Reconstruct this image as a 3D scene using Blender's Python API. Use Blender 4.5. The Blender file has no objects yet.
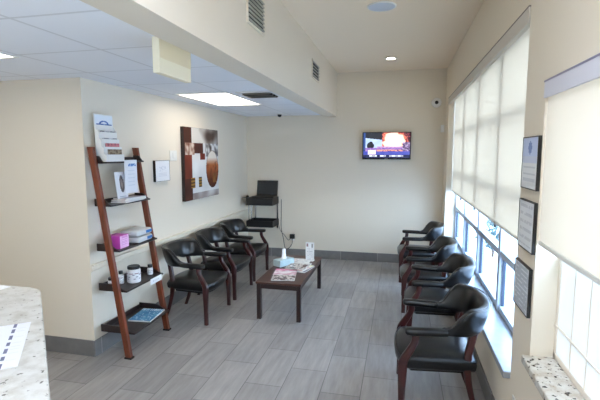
import bpy, bmesh, math, random
from mathutils import Vector, Matrix, noise
random.seed(7)
C = bpy.context.scene.collection
PI = math.pi

# ------------------------------------------------------------------ room numbers (metres)
XR, XL, YB, YL = 0.643, -2.528, 6.88, 3.037
HC, HD = 3.005, 2.355
YN, XW = -2.6, -5.2          # behind the camera, far left
BX0, BX1, BZ = -1.200, -1.004, 2.325

# ------------------------------------------------------------------ materials
def lin(c):
    return tuple(((v/255)/12.92 if v/255 <= .04045 else ((v/255+.055)/1.055)**2.4) for v in c)

class N:
    def __init__(s, name):
        s.m = bpy.data.materials.new(name); s.m.use_nodes = True
        s.t = s.m.node_tree; s.b = s.t.nodes['Principled BSDF']; s.out = s.t.nodes['Material Output']
    def n(s, typ, **kw):
        x = s.t.nodes.new(typ)
        for k, v in kw.items():
            if k in x.inputs: x.inputs[k].default_value = v
            else: setattr(x, k, v)
        return x
    def l(s, a, b): s.t.links.new(a, b)

def mat(name, rgb, rough=.5, metal=0, spec=.5, var=0, scale=8, stretch=(1,1,1), bump=0, bscale=200, coat=0):
    k = N(name); c = lin(rgb)
    k.b.inputs['Base Color'].default_value = (*c, 1)
    k.b.inputs['Roughness'].default_value = rough
    k.b.inputs['Metallic'].default_value = metal
    k.b.inputs['Specular IOR Level'].default_value = spec
    k.b.inputs['Coat Weight'].default_value = coat
    co = k.n('ShaderNodeTexCoord')
    if var:
        mp = k.n('ShaderNodeMapping'); mp.inputs['Scale'].default_value = stretch
        k.l(co.outputs['Object'], mp.inputs['Vector'])
        nz = k.n('ShaderNodeTexNoise', Scale=scale, Detail=5.0, Roughness=.6)
        k.l(mp.outputs[0], nz.inputs['Vector'])
        r = k.n('ShaderNodeValToRGB')
        r.color_ramp.elements[0].position = .3; r.color_ramp.elements[1].position = .7
        r.color_ramp.elements[0].color = (*[v*(1-var) for v in c], 1)
        r.color_ramp.elements[1].color = (*[min(1, v*(1+var)) for v in c], 1)
        k.l(nz.outputs['Fac'], r.inputs[0]); k.l(r.outputs[0], k.b.inputs['Base Color'])
    if bump:
        nb = k.n('ShaderNodeTexNoise', Scale=bscale, Detail=3.0)
        k.l(co.outputs['Object'], nb.inputs['Vector'])
        bp = k.n('ShaderNodeBump', Strength=bump, Distance=.002)
        k.l(nb.outputs['Fac'], bp.inputs['Height']); k.l(bp.outputs[0], k.b.inputs['Normal'])
    return k.m

def emit(name, rgb, strength):
    k = N(name)
    k.b.inputs['Base Color'].default_value = (*lin(rgb), 1)
    k.b.inputs['Emission Color'].default_value = (*lin(rgb), 1)
    k.b.inputs['Emission Strength'].default_value = strength
    return k.m

def attr_mat(name, rough=.5, emission=0, spec=.4):
    k = N(name)
    a = k.n('ShaderNodeAttribute'); a.attribute_name = 'Col'
    k.l(a.outputs['Color'], k.b.inputs['Base Color'])
    k.b.inputs['Roughness'].default_value = rough
    k.b.inputs['Specular IOR Level'].default_value = spec
    if emission:
        k.l(a.outputs['Color'], k.b.inputs['Emission Color'])
        k.b.inputs['Emission Strength'].default_value = emission
        k.b.inputs['Base Color'].default_value = (.01, .01, .01, 1)
        for l in list(k.b.inputs['Base Color'].links): k.t.links.remove(l)
    return k.m

M = {}
M['wall'] = mat('wall_paint', (228, 217, 199), .75, spec=.3, bump=.12, bscale=260)
M['ceil'] = mat('ceiling_paint', (240, 224, 202), .85, spec=.2, bump=.1, bscale=260)
def base_mat():
    k = N('grey_base_tile')
    g = k.n('ShaderNodeNewGeometry'); sp = k.n('ShaderNodeSeparateXYZ'); k.l(g.outputs['Position'], sp.inputs[0])
    ad = k.n('ShaderNodeMath', operation='ADD'); k.l(sp.outputs['X'], ad.inputs[0]); k.l(sp.outputs['Y'], ad.inputs[1])
    cb = k.n('ShaderNodeCombineXYZ'); k.l(ad.outputs[0], cb.inputs['X']); k.l(sp.outputs['Z'], cb.inputs['Y'])
    br = k.n('ShaderNodeTexBrick', Scale=1.0); br.offset = 0
    br.inputs['Brick Width'].default_value = .595; br.inputs['Row Height'].default_value = .6; br.inputs['Mortar Size'].default_value = .003
    br.inputs['Color1'].default_value = (*lin((112, 109, 107)), 1); br.inputs['Color2'].default_value = (*lin((128, 125, 123)), 1)
    br.inputs['Mortar'].default_value = (*lin((168, 164, 158)), 1)
    k.l(cb.outputs[0], br.inputs['Vector'])
    nz_ = k.n('ShaderNodeTexNoise', Scale=14.0, Detail=5.0); k.l(g.outputs['Position'], nz_.inputs['Vector'])
    mr = k.n('ShaderNodeMapRange'); mr.inputs[3].default_value = .8; mr.inputs[4].default_value = 1.2; k.l(nz_.outputs['Fac'], mr.inputs[0])
    mx = k.n('ShaderNodeMix', data_type='RGBA', blend_type='MULTIPLY'); mx.inputs[0].default_value = 1
    k.l(br.outputs['Color'], mx.inputs[6]); k.l(mr.outputs[0], mx.inputs[7]); k.l(mx.outputs[2], k.b.inputs['Base Color'])
    k.b.inputs['Roughness'].default_value = .45
    return k.m
M['tileb'] = base_mat()
M['wood'] = mat('mahogany_wood', (112, 52, 27), .35, var=.4, scale=5, stretch=(6, 6, .8), coat=.15)
M['cherry'] = mat('dark_cherry_wood', (54, 17, 16), .32, var=.3, scale=5, stretch=(5, 5, 1), coat=.2)
M['espresso'] = mat('espresso_wood', (42, 30, 28), .4, var=.3, scale=6, stretch=(4, 1, 4))
M['tablewood'] = mat('table_walnut', (74, 40, 32), .35, var=.3, scale=6, stretch=(6, .7, 6), coat=.1)
M['tableleg'] = mat('table_dark_legs', (40, 24, 23), .4, var=.2, scale=5, stretch=(6, 6, 1))
M['leather'] = mat('black_leather', (9, 10, 12), .28, spec=.5, bump=.12, bscale=180)
M['piping'] = mat('leather_piping', (40, 42, 45), .3)
M['black'] = mat('black_plastic', (16, 16, 17), .4)
M['satinblack'] = mat('satin_black_metal', (20, 20, 22), .5)
M['rubber'] = mat('rubber', (14, 13, 13), .8)
M['white'] = mat('white_plastic', (232, 231, 228), .4)
M['paper'] = mat('white_paper', (236, 235, 233), .8, spec=.2)
M['offwhite'] = mat('offwhite_paint', (226, 224, 218), .5)
M['chrome'] = mat('brushed_steel', (190, 192, 196), .25, metal=1)
M['alu'] = mat('window_aluminium', (176, 184, 194), .4, metal=.0)
M['darkgasket'] = mat('window_gasket', (45, 58, 78), .5)
M['valance'] = mat('valance_fabric', (205, 199, 190), .8, spec=.2)
M['valancelav'] = mat('valance_lavender', (214, 213, 222), .8, spec=.2)
M['sillwhite'] = mat('white_marble_sill', (150, 153, 158), .3, var=.10, scale=14)
M['cream'] = mat('cream_plastic', (234, 218, 182), .5)
M['creamlite'] = mat('pale_cream_plastic', (244, 234, 206), .5)
M['grille'] = mat('grille_metal', (176, 170, 158), .5)
M['ventdark'] = mat('vent_cavity', (22, 21, 20), .9)
M['magenta'] = mat('magenta_card', (196, 70, 170), .5)
M['tissueblue'] = mat('pale_blue_card', (190, 212, 217), .55, var=.12, scale=20)
M['tissue'] = mat('tissue', (244, 244, 244), .9)
M['glassjar'] = mat('jar_white', (226, 226, 226), .35)
M['packgrey'] = mat('pack_film', (206, 208, 208), .4)
M['blue'] = mat('blue_print', (45, 110, 175), .45)
M['brown_edge'] = mat('canvas_edge', (48, 36, 32), .7, var=.2)
M['troffer'] = emit('troffer_diffuser', (255, 246, 230), 3.2)
M['fill_cool'] = emit('added_fill_diffuser', (228, 238, 255), 8.5)  # only for the unseen panels added as fill
M['down'] = emit('downlight_lamp', (255, 244, 225), 25)
M['speaker'] = mat('speaker_grille', (205, 214, 226), .6, bump=.3, bscale=600)
M['attr'] = attr_mat('printed_surface', .55)
M['attrmatte'] = attr_mat('printed_matte', .8, spec=.2)
M['gloss'] = attr_mat('glossy_cover', .3)
M['screen'] = attr_mat('screen_picture', .25, emission=1.0)
M['lcd'] = mat('dark_screen', (46, 50, 52), .25)
M['asphalt'] = mat('pale_pavement', (188, 191, 195), .9, var=.08)
M['leaf'] = mat('shrub_leaves', (58, 82, 84), .7, var=.3)
M['bark'] = mat('shrub_bark', (92, 74, 60), .9, var=.3)

def floor_mat():
    k = N('grey_plank_tile')
    g = k.n('ShaderNodeNewGeometry'); sp = k.n('ShaderNodeSeparateXYZ'); k.l(g.outputs['Position'], sp.inputs[0])
    ax = k.n('ShaderNodeMath', operation='ADD'); k.l(sp.outputs['X'], ax.inputs[0]); ax.inputs[1].default_value = .243
    ay = k.n('ShaderNodeMath', operation='SUBTRACT'); k.l(sp.outputs['Y'], ay.inputs[0]); ay.inputs[1].default_value = 3.53
    cb = k.n('ShaderNodeCombineXYZ'); k.l(ay.outputs[0], cb.inputs['X']); k.l(ax.outputs[0], cb.inputs['Y'])
    br = k.n('ShaderNodeTexBrick', Scale=1.0); br.offset = .5; br.offset_frequency = 2
    br.inputs['Brick Width'].default_value = .595; br.inputs['Row Height'].default_value = .2925
    br.inputs['Mortar Size'].default_value = .0028; br.inputs['Mortar Smooth'].default_value = .2
    br.inputs['Color1'].default_value = (*lin((148, 143, 139)), 1); br.inputs['Color2'].default_value = (*lin((168, 162, 157)), 1)
    br.inputs['Mortar'].default_value = (*lin((108, 105, 103)), 1)
    k.l(cb.outputs[0], br.inputs['Vector'])
    mp = k.n('ShaderNodeMapping'); mp.inputs['Scale'].default_value = (1.2, 9, 1); k.l(cb.outputs[0], mp.inputs['Vector'])
    nz = k.n('ShaderNodeTexNoise', Scale=2.2, Detail=6.0, Roughness=.62); k.l(mp.outputs[0], nz.inputs['Vector'])
    mr = k.n('ShaderNodeMapRange'); k.l(nz.outputs['Fac'], mr.inputs[0])
    mr.inputs[1].default_value = .3; mr.inputs[2].default_value = .7; mr.inputs[3].default_value = .80; mr.inputs[4].default_value = 1.16
    mx = k.n('ShaderNodeMix', data_type='RGBA', blend_type='MULTIPLY'); mx.inputs[0].default_value = 1
    k.l(br.outputs['Color'], mx.inputs[6]); k.l(mr.outputs[0], mx.inputs[7]); k.l(mx.outputs[2], k.b.inputs['Base Color'])
    k.b.inputs['Roughness'].default_value = .42; k.b.inputs['Specular IOR Level'].default_value = .45
    bp = k.n('ShaderNodeBump', Strength=.25, Distance=.002); k.l(br.outputs['Fac'], bp.inputs['Height']); bp.invert = True
    k.l(bp.outputs[0], k.b.inputs['Normal'])
    return k.m
M['floor'] = floor_mat()

def tile_mat():
    k = N('acoustic_tile')
    g = k.n('ShaderNodeNewGeometry'); mp = k.n('ShaderNodeMapping'); k.l(g.outputs['Position'], mp.inputs['Vector'])
    mp.inputs['Location'].default_value = (1.735 + .59, -1.66, 0)
    br = k.n('ShaderNodeTexBrick', Scale=1.0); br.offset = 0; br.squash = 1
    br.inputs['Brick Width'].default_value = .59; br.inputs['Row Height'].default_value = .608
    br.inputs['Mortar Size'].default_value = .010; br.inputs['Mortar Smooth'].default_value = .15
    br.inputs['Color1'].default_value = (*lin((242, 244, 248)), 1); br.inputs['Color2'].default_value = (*lin((239, 241, 246)), 1)
    br.inputs['Mortar'].default_value = (*lin((222, 223, 226)), 1)
    k.l(mp.outputs[0], br.inputs['Vector'])
    k.l(br.outputs['Color'], k.b.inputs['Base Color']); k.b.inputs['Roughness'].default_value = .9
    k.b.inputs['Specular IOR Level'].default_value = .15
    nz = k.n('ShaderNodeTexNoise', Scale=90.0, Detail=2.0); k.l(g.outputs['Position'], nz.inputs['Vector'])
    bp = k.n('ShaderNodeBump', Strength=.2, Distance=.003); k.l(nz.outputs['Fac'], bp.inputs['Height'])
    k.l(bp.outputs[0], k.b.inputs['Normal'])
    return k.m
M['tile'] = tile_mat()

def granite(name, base, dark, scale=1.0, thr=.62, brown=(150, 135, 118)):
    k = N(name)
    g = k.n('ShaderNodeNewGeometry')
    n1 = k.n('ShaderNodeTexNoise', Scale=14*scale, Detail=5.0, Roughness=.65); k.l(g.outputs['Position'], n1.inputs['Vector'])
    r1 = k.n('ShaderNodeValToRGB'); e = r1.color_ramp.elements
    e[0].position = .36; e[0].color = (*lin(brown), 1); e[1].position = .56; e[1].color = (*lin(base), 1)
    k.l(n1.outputs['Fac'], r1.inputs[0])
    n2 = k.n('ShaderNodeTexNoise', Scale=38*scale, Detail=3.0, Roughness=.55); k.l(g.outputs['Position'], n2.inputs['Vector'])
    r2 = k.n('ShaderNodeValToRGB'); e = r2.color_ramp.elements
    e[0].position = thr; e[0].color = (0, 0, 0, 1); e[1].position = thr+.05; e[1].color = (1, 1, 1, 1)
    k.l(n2.outputs['Fac'], r2.inputs[0])
    mx = k.n('ShaderNodeMix', data_type='RGBA'); k.l(r2.outputs[0], mx.inputs[0])
    k.l(r1.outputs[0], mx.inputs[6]); mx.inputs[7].default_value = (*lin(dark), 1)
    k.l(mx.outputs[2], k.b.inputs['Base Color']); k.b.inputs['Roughness'].default_value = .25
    return k.m
M['granite'] = granite('speckled_granite', (214, 213, 208), (120, 116, 112), 1.0, .635, (194, 190, 182))
M['granite2'] = granite('speckled_granite_dark_flecks', (218, 214, 206), (62, 52, 48), 1.15, .585, (192, 180, 164))

def shade_mat():
    k = N('translucent_shade_fabric')
    d = k.n('ShaderNodeBsdfDiffuse'); d.inputs['Color'].default_value = (.82, .765, .70, 1)
    t = k.n('ShaderNodeBsdfTranslucent'); t.inputs['Color'].default_value = (.86, .755, .625, 1)
    w = k.n('ShaderNodeTexCoord'); nz = k.n('ShaderNodeTexNoise', Scale=12.0, Detail=2.0)
    mp = k.n('ShaderNodeMapping'); mp.inputs['Scale'].default_value = (1, 6, .3)
    k.l(w.outputs['Object'], mp.inputs['Vector']); k.l(mp.outputs[0], nz.inputs['Vector'])
    mr = k.n('ShaderNodeMapRange'); mr.inputs[3].default_value = SHADE_T*.93; mr.inputs[4].default_value = SHADE_T*1.07
    k.l(nz.outputs['Fac'], mr.inputs[0])
    mx = k.n('ShaderNodeMixShader'); k.l(mr.outputs[0], mx.inputs[0]); k.l(d.outputs[0], mx.inputs[1]); k.l(t.outputs[0], mx.inputs[2])
    k.l(mx.outputs[0], k.out.inputs['Surface'])
    return k.m
SHADE_T = .335
M['shade'] = shade_mat()
M['stripdark'] = mat('dark_taupe_strip', (112, 102, 96), .5)
M['striplav'] = mat('lavender_strip', (146, 142, 168), .5)

def glass_mat():
    k = N('window_glass')
    t = k.n('ShaderNodeBsdfTransparent'); t.inputs['Color'].default_value = (.95, .975, .985, 1)
    g = k.n('ShaderNodeBsdfGlossy'); g.inputs['Roughness'].default_value = .02
    f = k.n('ShaderNodeFresnel', IOR=1.45)
    mx = k.n('ShaderNodeMixShader'); ge = k.n('ShaderNodeNewGeometry'); iv = k.n('ShaderNodeMath', operation='SUBTRACT'); iv.inputs[0].default_value = 1; k.l(ge.outputs['Backfacing'], iv.inputs[1])
    mu = k.n('ShaderNodeMath', operation='MULTIPLY'); k.l(f.outputs[0], mu.inputs[0]); k.l(iv.outputs[0], mu.inputs[1])
    k.l(mu.outputs[0], mx.inputs[0]); k.l(t.outputs[0], mx.inputs[1]); k.l(g.outputs[0], mx.inputs[2])
    k.l(mx.outputs[0], k.out.inputs['Surface'])
    return k.m
M['glass'] = glass_mat()
M['muntin'] = mat('muntin_paint', (240, 230, 216), .5)
def frosted_mat():
    k = N('frosted_glass')
    d = k.n('ShaderNodeBsdfDiffuse'); d.inputs['Color'].default_value = (.84, .84, .83, 1)
    t = k.n('ShaderNodeBsdfTranslucent'); t.inputs['Color'].default_value = (.84, .80, .74, 1)
    mx = k.n('ShaderNodeMixShader'); mx.inputs[0].default_value = FROST_T
    k.l(d.outputs[0], mx.inputs[1]); k.l(t.outputs[0], mx.inputs[2]); k.l(mx.outputs[0], k.out.inputs['Surface'])
    return k.m
FROST_T = .275
M['frosted'] = frosted_mat()

# ------------------------------------------------------------------ object helpers
def link(o, parent=None):
    C.objects.link(o)
    if parent is not None: o.parent = parent
    return o
def obj(name, bm, m, parent=None, smooth=False, loc=None):
    bmesh.ops.recalc_face_normals(bm, faces=bm.faces[:])
    me = bpy.data.meshes.new(name); bm.to_mesh(me); bm.free()
    me.materials.append(m)
    if smooth:
        for p in me.polygons: p.use_smooth = True
        me.set_sharp_from_angle(angle=math.radians(45))
    o = bpy.data.objects.new(name, me)
    if loc is not None: o.location = loc
    return link(o, parent)
def tag(o, label, cat, group=None):
    o['label'] = label; o['category'] = cat
    if group: o['group'] = group
    return o
def thing(name, label, cat, loc=(0, 0, 0), rz=0, group=None):
    o = bpy.data.objects.new(name, None); o.location = loc; o.rotation_euler = (0, 0, rz)
    o.empty_display_size = .1
    return tag(link(o), label, cat, group)
def struct(name, bm, m, parent=None):
    o = obj(name, bm, m, parent)
    if parent is None: o['kind'] = 'structure'
    return o
def box(x0, x1, y0, y1, z0, z1, bev=0, bm=None, seg=2):
    b = bmesh.new()
    vs = [b.verts.new(p) for p in ((x0,y0,z0),(x1,y0,z0),(x1,y1,z0),(x0,y1,z0),(x0,y0,z1),(x1,y0,z1),(x1,y1,z1),(x0,y1,z1))]
    for f in ((0,3,2,1),(4,5,6,7),(0,1,5,4),(1,2,6,5),(2,3,7,6),(3,0,4,7)): b.faces.new([vs[i] for i in f])
    if bev: bmesh.ops.bevel(b, geom=b.edges[:], offset=bev, segments=seg, affect='EDGES', profile=.5)
    if bm is None: return b
    return join(bm, b)
def join(bm, b):
    me = bpy.data.meshes.new('tmp'); b.to_mesh(me); b.free(); bm.from_mesh(me); bpy.data.meshes.remove(me); return bm
def loft(rings, cap=True, closed=True, bm=None):
    bm = bm or bmesh.new()
    vr = [[bm.verts.new(p) for p in r] for r in rings]
    n = len(rings[0])
    for a, b in zip(vr, vr[1:]):
        for i in range(n if closed else n-1):
            j = (i+1) % n
            bm.faces.new((a[i], a[j], b[j], b[i]))
    if cap:
        bm.faces.new(vr[0][::-1]); bm.faces.new(vr[-1])
    return bm
def tube(pts, r, n=10, bm=None):
    pts = [Vector(p) for p in pts]; rings = []
    for i, p in enumerate(pts):
        d = (pts[min(i+1, len(pts)-1)] - pts[max(i-1, 0)]).normalized()
        up = Vector((0, 0, 1)) if abs(d.z) < .9 else Vector((1, 0, 0))
        a = d.cross(up).normalized(); b = d.cross(a)
        rr = r[i] if isinstance(r, (list, tuple)) else r
        rings.append([p + a*rr*math.cos(2*PI*k/n) + b*rr*math.sin(2*PI*k/n) for k in range(n)])
    return loft(rings, bm=bm)
def smoothpath(pts, sub=6):
    pts = [Vector(p) for p in pts]; out = []
    for i in range(len(pts)-1):
        p0 = pts[max(i-1, 0)]; p1 = pts[i]; p2 = pts[i+1]; p3 = pts[min(i+2, len(pts)-1)]
        for s in range(sub):
            t = s/sub
            out.append(.5*((2*p1)+(p2-p0)*t+(2*p0-5*p1+4*p2-p3)*t*t+(3*p1-p0-3*p2+p3)*t**3))
    out.append(pts[-1]); return out
def lathe(prof, n=28, bm=None, axis='z'):
    rings = []
    for r, z in prof:
        r = max(r, 1e-4)
        rings.append([(r*math.cos(2*PI*k/n), r*math.sin(2*PI*k/n), z) if axis == 'z' else (r*math.cos(2*PI*k/n), z, r*math.sin(2*PI*k/n)) for k in range(n)])
    return loft(rings, bm=bm)
def sweep_sq(path, w, d, bev=.006):
    """rectangular leg following (x,y,z) points; rings stay horizontal."""
    rings = []
    for i, p in enumerate(path):
        ww = w[i] if isinstance(w, (list, tuple)) else w
        dd = d[i] if isinstance(d, (list, tuple)) else d
        a, b = ww/2, dd/2; e = min(bev, a*.45, b*.45)
        q = [(-a+e,-b),(a-e,-b),(a,-b+e),(a,b-e),(a-e,b),(-a+e,b),(-a,b-e),(-a,-b+e)]
        rings.append([(p[0]+u, p[1]+v, p[2]) for u, v in q])
    return loft(rings)
def prism(poly, z0, z1, bev=0):
    bm = bmesh.new()
    a = [bm.verts.new((x, y, z0)) for x, y in poly]; b = [bm.verts.new((x, y, z1)) for x, y in poly]
    n = len(poly)
    bm.faces.new(a[::-1]); bm.faces.new(b)
    for i in range(n): bm.faces.new((a[i], a[(i+1) % n], b[(i+1) % n], b[i]))
    if bev:
        bmesh.ops.recalc_face_normals(bm, faces=bm.faces[:])
        bmesh.ops.bevel(bm, geom=[e for e in bm.edges if abs(e.verts[0].co.z-e.verts[1].co.z) < 1e-6], offset=bev, segments=2, affect='EDGES', profile=.5)
    return bm
def painted(name, w, h, fn, nx, ny, m, parent=None, flat=False, y=0, z=0, x=0, thick=0, bend=None):
    """a printed rectangle w x h. Upright in the XZ plane facing -Y (u right, v up), or lying in XY facing +Z when flat."""
    bm = bmesh.new(); lay = bm.loops.layers.float_color.new('Col')
    def P(u, v, d=0):
        a, b = (u-.5)*w, (v-.5)*h
        if bend: d = d + bend(u, v)
        return (x+a, y+b, z+d) if flat else (x+a, y-d, z+b)
    g = [[bm.verts.new(P(i/nx, j/ny, thick)) for i in range(nx+1)] for j in range(ny+1)]
    for j in range(ny):
        for i in range(nx):
            f = bm.faces.new((g[j][i], g[j][i+1], g[j+1][i+1], g[j+1][i]))
            c = fn((i+.5)/nx, (j+.5)/ny); c = (*lin(c), 1)
            for l in f.loops: l[lay] = c
    if thick:
        edge = (*lin((228, 226, 222)), 1)
        rim = [(i, 0) for i in range(nx)] + [(nx, j) for j in range(ny)] + [(i, ny) for i in range(nx, 0, -1)] + [(0, j) for j in range(ny, 0, -1)]
        low = [bm.verts.new(P(i/nx, j/ny, 0)) for i, j in rim]
        for k in range(len(rim)):
            k2 = (k+1) % len(rim); i, j = rim[k]; i2, j2 = rim[k2]
            f = bm.faces.new((low[k], low[k2], g[j2][i2], g[j][i]))
            for l in f.loops: l[lay] = edge
    me = bpy.data.meshes.new(name); bm.to_mesh(me); bm.free(); me.materials.append(m)
    o = bpy.data.objects.new(name, me)
    return link(o, parent)
def mixc(a, b, t):
    t = max(0, min(1, t)); return tuple(a[i]+(b[i]-a[i])*t for i in range(3))
def nz(u, v, s=1, seed=0): return noise.noise(Vector((u*s+seed*13.7, v*s-seed*7.1, seed*3.3)))*.5+.5
def copy_tree(o, parent=None):
    c = o.copy(); C.objects.link(c)
    if parent is not None: c.parent = parent
    for ch in list(o.children): copy_tree(ch, c)
    return c

# ================================================================== THE SETTING
struct('floor', box(XW, XR+.02, YN, YB+.02, -.08, 0), M['floor'])
struct('ceiling_main', box(BX1-.02, XR+.02, YN, YB+.1, HC, HC+.1), M['ceil'])
struct('ceiling_tiled', box(XW, BX0+.02, YN, YB+.1, HD, HD+.06), M['tile'])
struct('beam', box(BX0, BX1, YN, YB+.05, BZ, HC+.05), M['wall'])
struct('wall_back', box(XL-.15, XR+.25, YB, YB+.14, -.05, HC+.06), M['wall'])
struct('wall_left', box(XL-.14, XL, YL, YB+.02, -.05, HC+.06), M['wall'])
struct('wall_entry', box(XW, XL-.14, YL, YL+.14, -.05, HC+.06), M['wall'])
struct('wall_far_left', box(XW-.14, XW, YN-.1, YL+.14, -.05, HC+.06), M['wall'])

# right wall with two recessed openings
WT = .30
W1 = (2.54, 6.45, .46, 2.522); W2 = (-.3, 2.215, .72, 2.085); D1 = (-2.35, -.55, .0, 2.75)
bm = bmesh.new()
for y0, y1, z0, z1 in ((YN-.1, D1[0], -.05, HC+.06), (D1[0], D1[1], D1[3], HC+.06), (D1[1], W2[0], -.05, HC+.06), (W2[0], W2[1], -.05, W2[2]), (W2[0], W2[1], W2[3], HC+.06),
                       (W2[1], W1[0], -.05, HC+.06), (W1[0], W1[1], -.05, W1[2]), (W1[0], W1[1], W1[3], HC+.06), (W1[1], YB+.02, -.05, HC+.06)):
    box(XR, XR+WT, y0, y1, z0, z1, bm=bm)
struct('wall_right', bm, M['wall'])
struct('wall_rear', box(XW-.1, XR+WT, YN-.14, YN, -.05, HC+.06), M['wall'])

BH = .144
def baseboard(name, x0, x1, y0, y1):
    struct(name, box(x0, x1, y0, y1, 0, BH, .003), M['tileb'])
baseboard('baseboard_left', XL, XL+.012, YL-.012, YB)
baseboard('baseboard_entry', XW, XL, YL-.012, YL)
baseboard('baseboard_back', XL, XR, YB-.012, YB)
baseboard('baseboard_right', XR-.012, XR, D1[1], YB)
# chair rail on the left wall
bm = box(XL, XL+.012, YL, YB, .758, .806, .003); box(XL, XL+.032, YL, YB, .797, .810, .004, bm=bm); box(XL, XL+.022, YL, YB, .752, .762, .003, bm=bm)
struct('trim_1', bm, M['wall'])

def window(name, yr, zr, xg, mull, trans, fw=.045, fd=.06, gasket=True, mw=.034, tw=.026, fm='alu', pm='glass'):
    e = bpy.data.objects.new(name, None); link(e); e['kind'] = 'structure'
    y0, y1 = yr; z0, z1 = zr
    bm = bmesh.new()
    for a in ((y0, y0+fw, z0, z1), (y1-fw, y1, z0, z1)): box(xg, xg+fd, *a, .004, bm=bm)
    for a in ((y0, y1, z0, z0+fw), (y0, y1, z1-fw, z1)): box(xg, xg+fd, *a, .004, bm=bm)
    obj('window_frame', bm, M[fm], e)
    mull = list(mull); ys = [y0] + mull + [y1]
    for m_ in list(mull): obj('mullion', box(xg-(.012 if gasket else 0), xg+fd, m_-mw, m_+mw, z0, z1, .003), M[fm], e)
    for t in trans: obj('transom', box(xg-.004, xg+fd-.005, y0, y1, t-tw, t+tw, .003), M[fm], e)
    zs = [z0] + trans + [z1]
    for i in range(len(ys)-1):
        for j in range(len(zs)-1):
            obj('pane', box(xg+.035, xg+.041, ys[i]+.01, ys[i+1]-.01, zs[j]+.01, zs[j+1]-.01) if (pm == 'glass' or zs[j] > 1.2) else box(xg+.003, xg+.006, ys[i]+.004, ys[i+1]-.004, zs[j]+.004, zs[j+1]-.004), M['glass' if zs[j] > 1.2 else pm], e)
            if gasket and zs[j+1] < 1.4:
                bm = bmesh.new(); g = .010; a0, a1 = ys[i]+.04, ys[i+1]-.04; b0, b1 = zs[j]+.03, zs[j+1]-.03
                for q in ((a0, a0+g*1.8, b0, b1), (a1-g, a1, b0, b1), (a0, a1, b0, b0+g), (a0, a1, b1-g, b1)): box(xg+.012, xg+.034, *q, bm=bm)
                obj('gasket', bm, M['darkgasket'], e)
    return e
XG1, XG2 = .785, .745
w1 = window('window_1', (W1[0], W1[1]), (.505, 2.522), XG1, [3.58, 4.54, 5.50], [.965, 1.485, 2.03])
obj('sill', box(.603, XG1+.05, W1[0]-.0, W1[1], .462, .503, .006), M['sillwhite'], w1)
w2 = window('window_2', (W2[0], W2[1]), (.765, 2.085), XG2, sorted(2.02-.16*i for i in range(0, 14)), [.93, 1.26, 1.62], fw=.03, fd=.022, gasket=False, mw=.0045, tw=.0045, fm='muntin', pm='frosted')
obj('sill', box(.605, XG2+.06, W2[0], W2[1]+.0, .722, .762, .006), M['granite2'], w2)
# unseen glazed door behind the camera, added to let in more daylight
e3 = bpy.data.objects.new('added_door_1', None); link(e3); e3['kind'] = 'structure'
bm = bmesh.new(); xg = XR+.12; ym = (D1[0]+D1[1])/2
for q in ((D1[0], D1[0]+.06, 0, D1[3]), (D1[1]-.06, D1[1], 0, D1[3]), (ym-.05, ym+.05, 0, D1[3]), (D1[0], D1[1], 0, .12), (D1[0], D1[1], D1[3]-.06, D1[3]), (D1[0], D1[1], 2.08, 2.16)):
    box(xg, xg+.05, *q, .003, bm=bm)
obj('added_door_frame', bm, M['alu'], e3)
for a, b in ((D1[0], ym), (ym, D1[1])):
    for c, d in ((.1, 2.1), (2.14, D1[3]-.04)):
        obj('pane', box(xg+.022, xg+.028, a+.04, b-.04, c, d), M['glass'], e3)
obj('added_door_handle', tube([(xg-.04, ym+.1, .95), (xg-.04, ym+.1, 1.3)], .012), M['chrome'], e3)

# outside
struct('ground', box(XR+WT, 40, -20, 40, -.35, -.25), M['asphalt'])
def shrub(x, y, h, r, label, seed):
    t = thing('shrub', label, 'shrub', (x, y, -.25), 0)
    for k, a in enumerate((0, 2.1, 4.2)):
        obj('stem', tube([(0, 0, 0), (.04*math.cos(a), .04*math.sin(a), h*.3), (.12*math.cos(a), .12*math.sin(a), h*.65)], [.015, .011, .006]), M['bark'], t, True)
    rnd = random.Random(seed); bm = bmesh.new()
    for k in range(520):
        a = rnd.uniform(0, 2*PI); q = rnd.random()**.5; zz = rnd.uniform(-1, 1); rr = r*q*math.sqrt(max(0, 1-zz*zz))
        c = Vector((rr*math.cos(a), rr*math.sin(a), h*.6+zz*h*.38)); sz = rnd.uniform(.025, .055)
        n = Vector((rnd.uniform(-1, 1), rnd.uniform(-1, 1), rnd.uniform(-.2, 1))).normalized(); u = n.orthogonal().normalized(); v = n.cross(u)
        vs = [bm.verts.new(c+u*sz*p+v*sz*w) for p, w in ((-1, 0), (0, -.5), (1, 0), (0, .5))]; bm.faces.new(vs)
    obj('foliage', bm, M['leaf'], t)
shrub(1.78, 8.75, .78, .34, 'small pale shrub outside, seen through the glass below the shades', 3)

# ------------------------------------------------------------------ shades
def shade(y0, y1, z0, z1, x, label, group, rail='offwhite'):
    t = thing('roller_shade', label, 'window shade', (x, (y0+y1)/2, z0), 0, group)
    hw = (y1-y0)/2; h = z1-z0
    obj('shade_cloth', box(-.0015, .0015, -hw+.001, hw-.001, .018, h), M['shade'], t)
    obj('hem_bar', box(-.007, .007, -hw+.004, hw-.004, 0, .02, .003), M[rail], t)
    return t
SX = XR+.086
nm = ['nearest the framed notices', 'second from the framed notices', 'third from the framed notices', 'nearest the far corner, below the motion detector']
for i, (a, b) in enumerate(((2.545, 3.56), (3.56, 4.54), (4.54, 5.52), (5.52, 6.44))):
    s = shade(a, b, 1.205, 2.505, SX, 'pale translucent roller shade over the long window, '+nm[i], 'roller shades over the long window')
    if i < 3: obj('bracket', box(-.008, .008, (b-a)/2-.012, (b-a)/2-.002, -.03, .015, .002), M['rubber'], s)
shade(W2[0]+.02, 2.214, 1.315, 2.075, XR+.012, 'pale translucent roller shade on the near window above the speckled sill', 'roller shade near window')
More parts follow.
